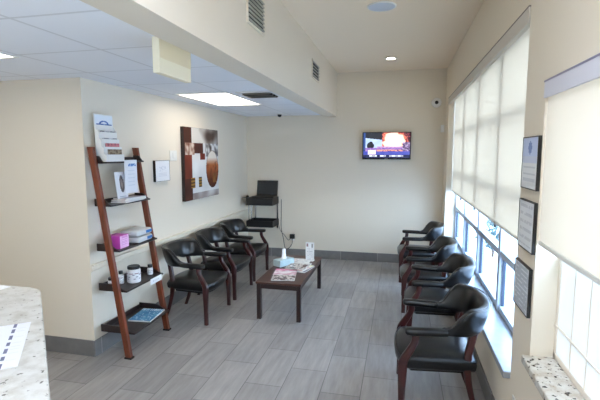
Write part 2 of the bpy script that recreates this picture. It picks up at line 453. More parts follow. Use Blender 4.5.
tag(obj('shade_valance', box(XR-.008, XR+.026, 2.545, 6.445, 2.428, 2.512, .003), M['valance']), 'long beige valance box above the four roller shades', 'valance')
obj('top_strip', box(XR-.009, XR+.02, 2.545, 6.445, 2.510, 2.5175), M['stripdark'], bpy.data.objects['shade_valance'])  # thin dark strip along the top edge of the long valance
tag(obj('shade_valance', box(XR-.010, XR+.002, W2[0]+.01, 2.208, 2.0, 2.072, .002), M['valancelav']), 'pale lavender valance strip above the near window shade', 'valance')
obj('top_strip', box(XR-.012, XR+.002, W2[0]+.01, 2.208, 2.071, 2.078), M['striplav'], bpy.data.objects['shade_valance.001'])  # thin darker lavender strip over the near valance

# ------------------------------------------------------------------ ceiling things
def troffer(x0, x1, y0, y1, label, zc=HD, lamp='troffer', grp='ceiling light panels'):
    t = thing('ceiling_light', label, 'ceiling light', ((x0+x1)/2, (y0+y1)/2, zc), 0, grp)
    a, b = (x1-x0)/2, (y1-y0)/2; f = .018
    bm = bmesh.new()
    for q in ((-a, a, -b, -b+f), (-a, a, b-f, b), (-a, -a+f, -b+f, b-f), (a-f, a, -b+f, b-f)): box(*q, -.008, -.0005, bm=bm)
    obj('frame', bm, M['white'], t)
    obj('diffuser', box(-a+f, a-f, -b+f, b-f, -.005, -.001), M[lamp], t)
troffer(-2.27, -1.70, 4.09, 5.19, 'bright rectangular light panel in the tiled ceiling above the painting')
troffer(-2.93, -2.36, 1.20, 2.31, 'bright light panel in the tiled ceiling cut by the picture edge')
troffer(-2.27, -1.70, -1.4, -.3, 'added fill light panel in the tiled ceiling behind the counter')  # out of view, added as fill light
troffer(-4.3, -3.73, .2, 1.3, 'added fill light panel in the tiled ceiling over the reception area')  # another unseen fill panel, added for brightness
troffer(-.5, .1, .1, 1.3, 'added cool white fill panel in the plaster ceiling between beam and window column', HC, 'fill_cool', 'added plaster ceiling fill panels')  # unseen panel added to brighten the beam and walls
troffer(-.5, .1, -1.75, -.55, 'added cool white fill panel in the plaster ceiling by the added door', HC, 'fill_cool', 'added plaster ceiling fill panels')  # second added fill panel, behind the camera
def downlight(x, y, label):
    t = thing('downlight', label, 'ceiling light', (x, y, HC), 0, 'recessed downlights')
    obj('trim_ring', lathe([(.078, -.001), (.078, -.007), (.055, -.009), (.053, -.001)]), M['white'], t, True)
    obj('lamp', lathe([(.053, -.001), (.053, -.006), (0, -.006)]), M['down'], t)
downlight(-.158, 5.99, 'small bright recessed downlight in the plaster ceiling before the back wall')
t = thing('ceiling_speaker', 'round white speaker grille flush in the plaster ceiling', 'speaker', (-.19, 3.90, HC))
obj('rim', lathe([(.125, -.0005), (.125, -.006), (.115, -.010), (.112, -.006)], 40), M['white'], t, True)
obj('grille', lathe([(.113, -.001), (.113, -.008), (.06, -.010), (0, -.0105)], 40), M['speaker'], t, True)
# ceiling diffuser half hidden by the beam
t = thing('air_diffuser', 'dark louvred air diffuser in the tiled ceiling beside the beam', 'air vent', (-1.42, 4.29, HD))
bm = bmesh.new()
for q in ((-.20, .20, -.20, -.15), (-.20, .20, .15, .20), (-.20, -.15, -.15, .15), (.15, .20, -.15, .15)): box(*q, -.012, -.0005, bm=bm)
obj('frame', bm, M['white'], t)
obj('backing', box(-.15, .15, -.15, .15, -.004, -.001), M['ventdark'], t)
for k in range(6):
    y = -.125+k*.05
    b = box(-.148, .148, -.02, .02, -.001, .001); bmesh.ops.rotate(b, verts=b.verts, matrix=Matrix.Rotation(.5, 3, 'X')); bmesh.ops.translate(b, verts=b.verts, vec=(0, y, -.018))
    obj('louvre', b, M['satinblack'] if k % 2 else M['grille'], t)
# wall vents on the beam face
def beam_vent(y0, y1, z0, z1, label, n):
    t = thing('wall_vent', label, 'air vent', (BX1, (y0+y1)/2, (z0+z1)/2), PI/2, 'slatted vents on the beam')
    a, h = (y1-y0)/2, (z1-z0)/2; f = .016
    bm = bmesh.new()
    for q in ((-a, a, -h, -h+f), (-a, a, h-f, h), (-a, -a+f, -h+f, h-f), (a-f, a, -h+f, h-f)): box(q[0], q[1], -.012, -.0005, q[2], q[3], bm=bm)
    obj('frame', bm, M['wall'], t)
    obj('backing', box(-a+f, a-f, -.003, -.001, -h+f, h-f), M['ventdark'], t)
    for k in range(n):
        z = -h+f+(k+.5)*(2*h-2*f)/n
        b = box(-a+f, a-f, -.006, .006, -.004, .004); bmesh.ops.rotate(b, verts=b.verts, matrix=Matrix.Rotation(-.10, 3, 'X')); bmesh.ops.translate(b, verts=b.verts, vec=(0, -.011, z))
        obj('slat', b, M['grille'], t)
beam_vent(2.75, 3.11, 2.60, 2.85, 'slatted dark vent on the beam face, larger and nearer', 8)
beam_vent(4.87, 5.28, 2.60, 2.81, 'small slatted dark vent on the beam face toward the back wall', 5)
# cream box hanging under the ceiling (blank side of an exit sign)
t = thing('exit_sign', 'blank cream box sign hanging from the tiled ceiling beside the beam', 'sign', (-1.258, 2.25, HD))
obj('housing', box(-.022, .020, -.176, .172, -.186, -.0005, .004), M['creamlite'], t)
obj('upper_panel', box(.0195, .0215, -.174, .170, -.108, -.002, .001), M['cream'], t)
# dome camera on the tiled ceiling
t = thing('dome_camera', 'small black dome camera on the tiled ceiling by the back wall', 'camera', (-1.845, 6.5, HD))
obj('base', lathe([(.04, 0), (.04, -.010), (.034, -.014)]), M['white'], t, True)
obj('dome', lathe([(.033, -.013), (.033, -.025), (.026, -.042), (.012, -.052), (0, -.054)]), M['black'], t, True)
# cameras on the back wall
t = thing('security_camera', 'white round camera with black lens high on the back wall', 'camera', (.505, YB, 2.5))
obj('housing', lathe([(.068, 0), (.074, -.03), (.064, -.06), (.034, -.072), (.028, -.074)], axis='y'), M['white'], t, True)
obj('lens', lathe([(.027, -.068), (.026, -.078), (0, -.082)], axis='y'), M['black'], t, True)
t = thing('motion_detector', 'small white motion detector on the back wall near the corner', 'detector', (.605, YB, 2.115))
obj('body', box(-.026, .026, -.045, 0, -.055, .055, .008), M['white'], t, True)
obj('lens_window', box(-.019, .019, -.049, -.044, -.045, -.005, .003), M['white'], t, True)

# ================================================================== CHAIRS
def ss(a, b, x):
    t = max(0, min(1, (x-a)/(b-a))); return t*t*(3-2*t)
def make_chair():
    t = thing('waiting_armchair', '', 'chair')
    # seat cushion
    def outline(ins):
        pts = []
        n = 14
        hw_f, hw_b = .262-ins, .225-ins; xf, xb = .235-ins, -.235+ins
        for k in range(n+1):                       # bowed front
            v = -1+2*k/n; pts.append((xf+.045*(1-abs(v)**2.4), v*hw_f))
        for k in range(1, 7): pts.append((xf-(xf-xb)*k/7, hw_f+(hw_b-hw_f)*k/7))
        for k in range(n+1):
            v = 1-2*k/n; pts.append((xb-.03*(1-abs(v)**2.2), v*hw_b))
        for k in range(1, 7): pts.append((xb+(xf-xb)*k/7, -hw_b-(hw_f-hw_b)*k/7))
        return pts
    rings = [[(x, y, z) for x, y in outline(i)] for z, i in ((.318, .05), (.320, .025), (.330, .008), (.348, 0), (.385, -.004), (.405, .004), (.420, .025), (.429, .06), (.435, .11), (.438, .17))]
    obj('seat', loft(rings), M['leather'], t, True)
    seat_edge = [(x, y, .406) for x, y in outline(-.001)]
    obj('seat_piping', tube(seat_edge[0:15], .0045, 6), M['piping'], t, True)
    obj('seat_frame', loft([[(x, y, z) for x, y in outline(.06)] for z in (.290, .319)]), M['black'], t)
    # wrap-around back
    def ctr(a):
        return Vector((-.045-.222*math.copysign(abs(math.cos(a))**.72, math.cos(a))*(1 if abs(a) < PI/2 else .35), .258*math.copysign(abs(math.sin(a))**.66, a), 0))
    rings = []; K = 56; AM = math.radians(106); topedge = []
    for k in range(K+1):
        a = -AM+2*AM*k/K; c = ctr(a); d = (ctr(a+.03)-ctr(a-.03)).normalized(); n = Vector((d.y, -d.x, 0))
        if n.dot(Vector((c.x+.03, c.y, 0))) < 0: n = -n
        f = 1-ss(-.175, -.045, c.x)
        g_ = 1-ss(0, .20, abs(c.y))
        zt = .624+.144*f+.008*g_; zb = .578-.004*f+.045*g_*g_
        th = .027+.007*f; lean = .050*f
        sec = []
        for q in range(14):
            g = 2*PI*q/14; cx = math.copysign(abs(math.cos(g))**.55, math.cos(g)); cz = math.copysign(abs(math.sin(g))**.6, math.sin(g))
            zz = (zt+zb)/2+cz*(zt-zb)/2
            off = cx*th + lean*((zz-zb)/max(.05, zt-zb)) - .01
            p = c+n*off; sec.append((p.x, p.y, zz))
        rings.append(sec)
        topedge.append(c+n*(th*.8+lean-.01)+Vector((0, 0, zt-.005)))
    obj('backrest', loft(rings), M['leather'], t, True)
    obj('back_piping', tube(topedge[2:-2], .0045, 6), M['piping'], t, True)
    for s in (-1, 1):
        # padded arm
        rings = []
        for x, sc in ((-.045, .9), (.0, 1), (.10, 1), (.185, 1), (.208, .92), (.217, .7), (.221, .4)):
            y = s*(.260+.022*(x+.05)/.27); sec = []
            for q in range(12):
                g = 2*PI*q/12
                sec.append((x, y+math.copysign(abs(math.cos(g))**.6, math.cos(g))*.034*sc, .600+math.copysign(abs(math.sin(g))**.6, math.sin(g))*.024*sc))
            rings.append(sec)
        obj('armrest', loft(rings), M['leather'], t, True)
        # front leg with the bent arm post
        path = smoothpath([(.236, s*.298, 0), (.234, s*.296, .18), (.232, s*.291, .355), (.224, s*.289, .405), (.188, s*.285, .47), (.158, s*.281, .53), (.154, s*.278, .59)], 5)
        ws = [.040+.020*ss(.10, .38, p.z)-.014*ss(.42, .55, p.z) for p in path]
        obj('front_leg', sweep_sq(path, ws, .036, .008), M['cherry'], t, True)
        path = smoothpath([(-.270, s*.226, 0), (-.222, s*.219, .13), (-.186, s*.212, .30), (-.186, s*.208, .44), (-.222, s*.196, .61)], 5)
        obj('rear_leg', sweep_sq(path, [.036+.012*ss(.1, .4, p.z) for p in path], .032, .007), M['cherry'], t, True)
    return t
chair = make_chair()
def put(o, x, y, rz, label, group):
    o.location = (x, y, 0); o.rotation_euler = (0, 0, rz); o['label'] = label; o['group'] = group
spots = [
 (-2.128, 4.185, 0.00, 'black leather armchair with cherry legs beside the ladder shelf', 'chairs along the left wall'),
 (-2.130, 4.96, 0.00, 'black leather armchair below the painting, middle of the three there', 'chairs along the left wall'),
 (-2.150, 5.72, 0.00, 'black leather armchair beside the laptop stand in the corner', 'chairs along the left wall'),
 (.272, 3.050, PI+.02, 'black leather armchair under the window, nearest of that row', 'chairs along the window'),
 (.350, 4.110, PI-.02, 'black leather armchair under the window, second from the nearest', 'chairs along the window'),
 (.305, 5.00, PI, 'black leather armchair under the window, second from the back wall', 'chairs along the window'),
 (.272, 6.13, PI, 'black leather armchair under the window, in the corner by the back wall', 'chairs along the window'),
]
for i, s in enumerate(spots):
    put(chair if i == 0 else copy_tree(chair), *s)

# ================================================================== COFFEE TABLE
TZ = .41
t = thing('coffee_table', 'long low dark wood coffee table between the chair rows', 'table', (-1.205, 4.755, 0))
obj('tabletop', box(-.245, .245, -.612, .612, TZ-.022, TZ, .004), M['tablewood'], t)
bm = bmesh.new()
for q in ((-.215, .215, -.592, -.572), (-.215, .215, .572, .592), (-.23, -.21, -.572, .572), (.21, .23, -.572, .572)): box(*q, TZ-.075, TZ-.022, bm=bm)
obj('apron', bm, M['tableleg'], t)
for sx in (-1, 1):
    for sy in (-1, 1):
        obj('leg', box(sx*.215-.022, sx*.215+.022, sy*.574-.024, sy*.574+.024, 0, TZ-.022, .003), M['tableleg'], t)

def lines_fn(bg, ink, rows, head=None, margin=.12, seed=0):
    rnd = random.Random(seed); ends = [rnd.uniform(.55, .9) for _ in range(rows)]
    def fn(u, v):
        if head and v > 1-head[0]-.06 and v < .95 and margin < u < head[2]: return head[1]
        top = 1-(head[0]+.12 if head else .1)
        if v < top and v > .08 and margin < u:
            k = (top-v)/(top-.08)*rows
            if k % 1 < .42 and u < ends[min(rows-1, int(k))]: return ink
        return bg
    return fn
def cover_fn(kind, seed):
    def fn(u, v):
        n = nz(u, v, 5, seed); n2 = nz(u, v, 11, seed+5)
        if kind == 'pink':
            if v > .72: return (238, 130, 170) if n2 < .62 else (245, 200, 215)
            return mixc((240, 225, 228), (190, 120, 140), (n-.35)*2.2)
        if kind == 'photo':
            if v > .80: return (228, 226, 222)
            if n > .58: return (92, 62, 58)
            if n2 > .62: return (60, 58, 60)
            return mixc((235, 226, 218), (190, 178, 172), n2)
        if kind == 'yellow':
            if v > .78: return (240, 232, 190)
            return mixc((240, 238, 230), (196, 120, 110), (n-.45)*3)
        if kind == 'dark':
            return mixc((80, 70, 92), (170, 150, 160), n)
        if kind == 'purple':
            return mixc((120, 90, 140), (225, 205, 190), n*1.2-.1)
        return mixc((240, 239, 236), (170, 170, 178), (n-.5)*2)
    return fn
def magazine(x, y, z, rz, kind, label, seed, w=.205, h=.275, th=.006, group='magazines on the coffee table'):
    o = painted('magazine', w, h, cover_fn(kind, seed), 24, 32, M['gloss'], None, flat=True, thick=th)
    o.location = (x, y, z); o.rotation_euler = (0, 0, rz)
    return tag(o, label, 'magazine', group)
g = .0005
magazine(-1.20, 4.365, TZ+g, .16-PI/2*0, 'photo', 'magazine with dark photos on its cover, nearest the near table edge', 1, .25, .26)
magazine(-1.225, 4.53, TZ+.0075, .12, 'pink', 'pink topped magazine lying across the front magazine', 2, .25, .24)
magazine(-1.10, 4.74, TZ+g, -.22, 'dark', 'dark covered magazine at the bottom of the rear pile', 3, .23, .29)
magazine(-1.115, 4.755, TZ+.0075, -.30, 'yellow', 'pale yellow magazine second in the rear pile', 4, .23, .29)
magazine(-1.14, 4.80, TZ+.0145, -.12, 'photo', 'white magazine with a brown picture on top of the rear pile', 9, .24, .28)
magazine(-1.17, 5.10, TZ+g, .05, 'white', 'white leaflet lying flat before the upright table sign', 6, .22, .20, .003)
# tissue box
t = thing('tissue_box', 'pale blue tissue box with a tissue standing up on the coffee table', 'tissue box', (-1.335, 4.86, TZ+g), -.55)
obj('carton', box(-.062, .062, -.115, .115, 0, .078, .004), M['tissueblue'], t)
rings = []
for z, a, b in ((.077, .024, .045), (.10, .018, .028), (.15, .020, .020), (.195, .016, .022)):
    rings.append([(a*math.cos(2*PI*k/16)*(1+.25*math.sin(3*k+z*40)), b*math.sin(2*PI*k/16)*(1+.2*math.cos(4*k)), z+.008*math.sin(k*2.1)*(z > .18)) for k in range(16)])
obj('tissue', loft(rings), M['tissue'], t, True)
# upright table sign
t = thing('table_sign', 'upright white card in a clear stand on the coffee table', 'sign', (-1.075, 5.14, TZ+g), -.10)
obj('stand_foot', box(-.055, .055, -.04, .04, 0, .006, .001), M['white'], t)
obj('backing', box(-.056, .056, .0, .004, .004, .232, .001), M['white'], t)
def sign_fn(u, v):
    if .12 < u < .3 and .74 < v < .92: return (150, 120, 120)
    if .68 < u < .86 and .70 < v < .92: return (130, 130, 130)
    if v < .7 and .14 < u < .84 and (v*13) % 1 < .35 and nz(u, v, 9, 3) > .42: return (196, 196, 199)
    return (238, 237, 236)
painted('card', .108, .222, sign_fn, 20, 40, M['attr'], t, y=-.001, z=.120)

# ================================================================== LADDER SHELF
def railx(z): return -2.2195-.1515*z
t = thing('ladder_shelf', 'leaning ladder shelf with reddish wood rails and five dark trays', 'shelf', (-2.35, 3.39, 0))
ox, oy = -2.35, 3.39
RY = (3.073, 3.685)
for ry in RY:
    p = [(railx(z)-ox, ry-oy, z) for z in (.014, .4, .9, 1.4, 1.80)]
    r_ = obj('rail', sweep_sq(p, .055, .036, .004), M['wood'], t)
    f_ = obj('rail_foot', box(railx(0)-ox-.034, railx(0)-ox+.034, ry-oy-.024, ry-oy+.024, 0, .016, .003), M['rubber'], r_)
SH = [.205, .572, .918, 1.302, 1.662]
XB_ = XL+.028
y0, y1 = RY[0]+.018, RY[1]-.018
for z in SH:
    xf = railx(z)+.078; s = obj('shelf', box(XB_-ox, xf-ox, y0-oy+.001, y1-oy-.001, z-.0, z+.014, .002), M['espresso'], t)
    bm = bmesh.new()
    for yy in (y0+.001, y1-.013):          # side lips with a swept profile
        prof = [(XB_, .006)]
        L = xf-XB_
        for k in range(13):
            q = k/12; hgt = .064 if q < .5 else .064-.05*ss(.5, .95, q)
            prof.append((XB_+q*L, hgt))
        prof.append((xf, .006))
        a = [bm.verts.new((px-ox, yy-oy, z+pz)) for px, pz in prof]; b = [bm.verts.new((px-ox, yy+.012-oy, z+pz)) for px, pz in prof]
        bm.faces.new(a[::-1]); bm.faces.new(b)
        for k in range(len(prof)): bm.faces.new((a[k], a[(k+1) % len(prof)], b[(k+1) % len(prof)], b[k]))
    box(XB_-ox, XB_+.012-ox, y0-oy+.012, y1-oy-.012, z+.012, z+.05, bm=bm)
    obj('shelf_lip', bm, M['espresso'], s)
ST = [z+.0145 for z in SH]        # shelf tops

# brochure rack on the top shelf: local x = out from the wall
t = thing('brochure_rack', 'white tiered brochure rack with blue arch logo on the top ladder shelf', 'brochure rack', (XB_+.0135, 3.240, ST[4]))
def rackhdr(u, v):
    d = math.hypot((u-.5)*1.0, (v-.30)*.9)
    if .17 < d < .27 and v > .3: return (70, 110, 175)
    if .14 < v < .32 and .08 < u < .95: return (75, 105, 165) if nz(u, v, 14, 2) > .4 else (140, 160, 205)
    if .04 < v < .10 and .15 < u < .85: return (225, 170, 185)
    return (226, 233, 242)
RW = .235
obj('back_panel', loft([[(a*.0+lean_, -RW/2, z), (a*.0+lean_+.005, -RW/2, z), (lean_+.005, RW/2, z), (lean_, RW/2, z)] for a, lean_, z in ((0, .012, 0), (0, -.008, .40))]), M['white'], t)
hd = painted('header', RW*.96, .105, rackhdr, 40, 24, M['attr'], t); hd.rotation_euler = (0, 0, PI/2); hd.location = (.0015, 0, .338)
tiers = [(.098, .060), (.076, .125), (.054, .190), (.034, .250)]
for i, (xx, zt) in enumerate(tiers):
    obj('pocket', box(xx, xx+.004, -RW/2, RW/2, max(0, zt-.075), zt, .001), M['white'], t)
for s in (-1, 1):
    pf = [(.0, 0), (.102, 0), (.102, .06), (.080, .062), (.080, .125), (.058, .127), (.058, .190), (.038, .192), (.038, .250), (.006, .30)]
    bm = bmesh.new(); a = [bm.verts.new((x, s*RW/2-.0015, z)) for x, z in pf]; b = [bm.verts.new((x, s*RW/2+.0015, z)) for x, z in pf]
    bm.faces.new(a[::-1]); bm.faces.new(b)
    for k in range(len(pf)): bm.faces.new((a[k], a[(k+1) % len(pf)], b[(k+1) % len(pf)], b[k]))
    obj('side_panel', bm, M['white'], t)
bl = [('tan brochure in the lowest pocket of the rack', (150, 132, 108), (110, 92, 74)), ('red brochure in the second lowest pocket of the rack', (206, 120, 124), (150, 90, 96)),
      ('grey brochure in the second pocket from the rack top', (140, 142, 146), (200, 200, 204)), ('dark grey brochure in the topmost pocket of the rack', (110, 112, 118), (190, 190, 194))]
for i, (xx, zt) in enumerate(tiers):
    hi = .030 if i < 2 else .010
    o = painted('brochure', RW-.05, .07+hi, (lambda c0, c1, sd: (lambda u, v: c0 if nz(u, v, 7, sd) > .45 else c1))(bl[i][1], bl[i][2], i+20), 20, 12, M['attr'], thick=.006)
    o.rotation_euler = (0, 0, PI/2); o.location = (XB_+.014+xx-.008, 3.242+.0, ST[4]+max(zt-.07, .004)+(.07+hi)/2)
    tag(o, bl[i][0], 'brochure', 'brochures in the rack')

# flyer hanging off the top shelf's front edge
def flyer_fn(u, v):
    if v > .80 and v < .90 and .3 < u < .92: return (110, 150, 205) if nz(u, v, 16, 4) > .42 else (200, 214, 234)
    if v < .72 and v > .15 and .25 < u < .8 and (v*9) % 1 < .22: return (216, 220, 228)
    return (232, 233, 238)
o = painted('flyer', .185, .30, flyer_fn, 24, 36, M['attrmatte'], thick=.0008)
o.rotation_euler = (0, 0, PI/2); o.location = (railx(SH[4])+.080, 3.455, SH[4]-.125)
tag(o, 'white flyer with a blue heading hanging from the top ladder shelf', 'flyer')
# card with oval portrait leaning on the second shelf
def oval_fn(u, v):
    d = ((u-.56)/.20)**2+((v-.55)/.33)**2
    if d < 1: return mixc((74, 66, 66), (150, 132, 124), nz(u, v, 6, 8)*1.2-.2 + (.4 if d < .3 else 0))
    if v < .14 and .2 < u < .85 and (v*20) % 1 < .5: return (170, 175, 190)
    return (228, 228, 232)
o = painted('portrait_card', .15, .235, oval_fn, 24, 36, M['attr'], thick=.002)
o.rotation_euler = (-.12, 0, PI/2); o.location = (railx(SH[3])+.012, 3.325, ST[3]+.150)
tag(o, 'white card with a dark oval picture standing on the second ladder shelf', 'card')
mg = [(-2.392, 3.40, .0005, .10, 'purple', 'purple and cream magazine at the bottom of the ladder shelf pile', .33), (-2.388, 3.41, .0125, -.05, 'yellow', 'pale magazine in the middle of the ladder shelf pile', .30), (-2.395, 3.43, .0245, -.06, 'dark', 'darkest magazine on top of the ladder shelf pile', .27)]
for i, (x, y, z, r, kd, lb, ln) in enumerate(mg):
    magazine(x, y, ST[3]+z, r, kd, lb, 30+i, .14, ln, .0115, 'magazines on the ladder shelf')
# third shelf: pink box and two wrapped packs
t = thing('pink_box', 'magenta and pale pink carton on the third ladder shelf', 'box', (-2.375, 3.205, ST[2]), .05)
obj('carton', box(-.062, .062, -.066, .066, 0, .112, .003), M['magenta'], t)
def pinkf(u, v):
    if v > .78 and .2 < u < .8: return (222, 150, 205)
    if .2 < v < .7 and (v*12) % 1 < .35 and .15 < u < .8: return (214, 150, 200)
    return (240, 186, 224)
q = painted('front_label', .128, .108, pinkf, 16, 20, M['attr'], t); q.rotation_euler = (0, 0, PI/2); q.location = (.0632, 0, .056)
def pack(x, y, z, rz, label):
    t = thing('wrapped_pack', label, 'package', (x, y, z), rz, 'white packs on the ladder shelf')
    b = box(-.09, .09, -.12, .12, 0, .052, .016, seg=3)
    for v in b.verts: v.co.z += .006*math.sin(v.co.y*26)*(v.co.z > .03)
    obj('pack_body', b, M['packgrey'], t, True)
    bm = bmesh.new(); box(.0902, .0912, .02, .112, .014, .040, bm=bm); box(.0905, .0915, .035, .075, .02, .03, bm=bm)
    obj('blue_print', bm, M['blue'], t)
pack(-2.385, 3.50, ST[2], .06, 'white wrapped pack with blue print on the third ladder shelf, lower one')
pack(-2.390, 3.495, ST[2]+.0605, .0, 'white wrapped pack with blue print on top of the other')
# fourth shelf: jars
def jar(x, y, r, h, lidh, lidr, label, lidm='black', name='jar', seed=1):
    t = thing(name, label, 'jar' if name == 'jar' else 'bottle', (x, y, ST[1]), 0)
    obj('body', lathe([(r*.92, 0), (r, .006), (r, h-lidh-.012), (lidr*.96, h-lidh-.002), (lidr*.9, h-lidh)]), M['glassjar'], t, True)
    obj('lid', lathe([(lidr, h-lidh), (lidr*1.02, h-lidh+.003), (lidr*1.02, h-.005), (lidr*.94, h), (0, h+.001)]), M[lidm], t, True)
    bm = bmesh.new(); lay = bm.loops.layers.float_color.new('Col'); n = 36; rows = 16; rr = r+.0008; z0, z1 = .012, h-lidh-.016
    vs = [[bm.verts.new((rr*math.cos(2*PI*i/n), rr*math.sin(2*PI*i/n), z0+(z1-z0)*j/rows)) for i in range(n)] for j in range(rows+1)]
    for j in range(rows):
        for i in range(n):
            f = bm.faces.new((vs[j][i], vs[j][(i+1) % n], vs[j+1][(i+1) % n], vs[j+1][i])); v = j/rows
            c = (90, 96, 110) if (j % 3 == 1 and 2 < j < 11 and nz(i/n, v, 22, seed) > .52) else ((120, 60, 70) if j == 12 and i % 5 else (226, 226, 228))
            for l in f.loops: l[lay] = (*lin(c), 1)
    me = bpy.data.meshes.new('label_wrap'); bm.to_mesh(me); bm.free(); me.materials.append(M['attr']); o = bpy.data.objects.new('label_wrap', me)
    for p in me.polygons: p.use_smooth = True
    link(o, t); return t
jar(-2.425, 3.175, .038, .085, .022, .036, 'small white jar with dark lid behind the near ladder rail', seed=2)
jar(-2.415, 3.275, .026, .115, .028, .018, 'slim white bottle with dark cap beside the large jar', name='bottle', seed=3)
jar(-2.330, 3.345, .058, .150, .026, .054, 'large white jar with black lid on the fourth ladder shelf', seed=4)
jar(-2.325, 3.595, .026, .098, .030, .022, 'small white bottle with black cap near the far ladder rail', name='bottle', seed=5)
def price_fn(u, v):
    if .2 < u < .8 and .35 < v < .6 and (u*9) % 1 < .6: return (205, 208, 214)
    return (236, 236, 236)
o = painted('shelf_card', .19, .055, price_fn, 20, 8, M['attrmatte'], thick=.0008)
o.rotation_euler = (0, 0, PI/2); o.location = (railx(SH[1])+.080, 3.535, SH[1]-.014)
tag(o, 'blank white card stuck on the front edge of the fourth ladder shelf', 'card')
def blue_fn(u, v):
    if v > .82 and (u*10) % 1 < .5: return (220, 235, 245)
    n = nz(u, v, 5, 12)
    return mixc((20, 110, 170), (84, 172, 208), n) if nz(u, v, 18, 3) < .66 else (190, 225, 240)
o = painted('blue_packet', .215, .30, blue_fn, 24, 34, M['gloss'], flat=True, thick=.012)
o.location = (-2.300, 3.475, ST[0]+.0005); o.rotation_euler = (0, 0, .10)
tag(o, 'bright blue packet lying in the lowest ladder tray', 'packet')

# ================================================================== LEFT WALL
def wall_frame(label, name, loc, rz, w, h, fn, fr, bw, depth, m=None, nx=30, ny=30, group=None):
    t = thing(name, label, 'picture frame', loc, rz, group)
    bm = bmesh.new()
    for q in ((-w/2, w/2, -h/2, -h/2+bw), (-w/2, w/2, h/2-bw, h/2), (-w/2, -w/2+bw, -h/2+bw, h/2-bw), (w/2-bw, w/2, -h/2+bw, h/2-bw)):
        box(q[0], q[1], -depth, -.0005, q[2], q[3], bm=bm)
    obj('frame', bm, M[fr], t)
    painted('document', w-2*bw, h-2*bw, fn, nx, ny, m or M['attr'], t, y=-depth+.0015)
    return t
def doc_small(u, v):
    if .25 < u < .75 and .45 < v < .75 and nz(u, v, 14, 6) > .55: return (205, 208, 216)
    if .2 < u < .8 and v < .4 and v > .15 and (v*16) % 1 < .3: return (210, 212, 218)
    return (229, 230, 233)
wall_frame('white certificate in a thin black frame between ladder shelf and painting', 'wall_frame', (XL, 4.175, 1.558), PI/2, .285, .225, doc_small, 'black', .003, .030)
t = thing('switch_plate', 'small white switch plate on the left wall above the certificate', 'switch plate', (XL, 4.45, 1.72), PI/2)
obj('plate', box(-.075, .075, -.008, -.0005, -.058, .058, .003), M['offwhite'], t)
obj('toggle', box(-.02, .02, -.013, -.007, -.032, .032, .002), M['offwhite'], t)

def art(u, v):
    n = nz(u, v, 5, 40); n2 = nz(u, v, 16, 41)
    if v > .79:                                              # cloudy grey-brown band
        c = mixc((206, 202, 196), (84, 68, 60), (n-.40)*2.2+(u-.55)*1.1)
    else:
        c = mixc((228, 228, 227), (200, 200, 199), n)
        if u > .58 and v > .60: c = mixc(c, (70, 62, 62), (n2-.35)*1.9)
    if v < .09: c = mixc(c, (120, 104, 100), (n-.15)*1.6*(u > .2))
    if u < .20: c = mixc((92, 48, 36), (58, 38, 32), n*1.3-.2)
    if .02 < u < .20 and .30 < v < .63: c = mixc((140, 62, 42), (92, 46, 35), n+(.45-v))
    if .03 < u < .27 and .63 < v < .79: c = mixc((205, 188, 172), (120, 78, 64), (n2-.42)*3)
    if .27 < u < .52 and .645 < v < .79: c = mixc((104, 58, 46), (62, 38, 33), n)
    if .43 < u < .57 and .555 < v < .65: c = mixc((138, 50, 38), (92, 40, 30), n2)
    du, dv = (u-.80)/.20, (v-.41)/.285
    d = du*du+dv*dv
    if d < 1.0:
        tt = (v-.125)/.57
        c = mixc((72, 34, 24), (172, 96, 52), tt*1.7)
        if tt > .60: c = mixc(c, (230, 222, 212), (tt-.60)*5)
        c = mixc(c, (60, 34, 26), (n2-.55)*2.0*(tt < .7))
        if d > .9: c = mixc(c, (60, 44, 40), .5)
    if .375 < u < .465 and .165 < v < .31: c = (152, 116, 48) if (v*24) % 1 > .35 else (70, 54, 36)
    if .16 < u < .27 and .165 < v < .31: c = (150, 112, 50) if (v*22) % 1 > .35 else (74, 48, 34)
    if .81 < u < .93 and .20 < v < .35: c = mixc((150, 100, 50), (98, 58, 38), n2)
    return c
t = thing('painting', 'tall abstract brown and white canvas with an oval on the left wall', 'painting', (XL, 5.115, 1.615), PI/2)
obj('canvas_body', box(-.485, .485, -.042, -.0005, -.445, .445, .003), M['brown_edge'], t)
painted('artwork', .966, .886, art, 110, 110, M['attrmatte'], t, y=-.0428)

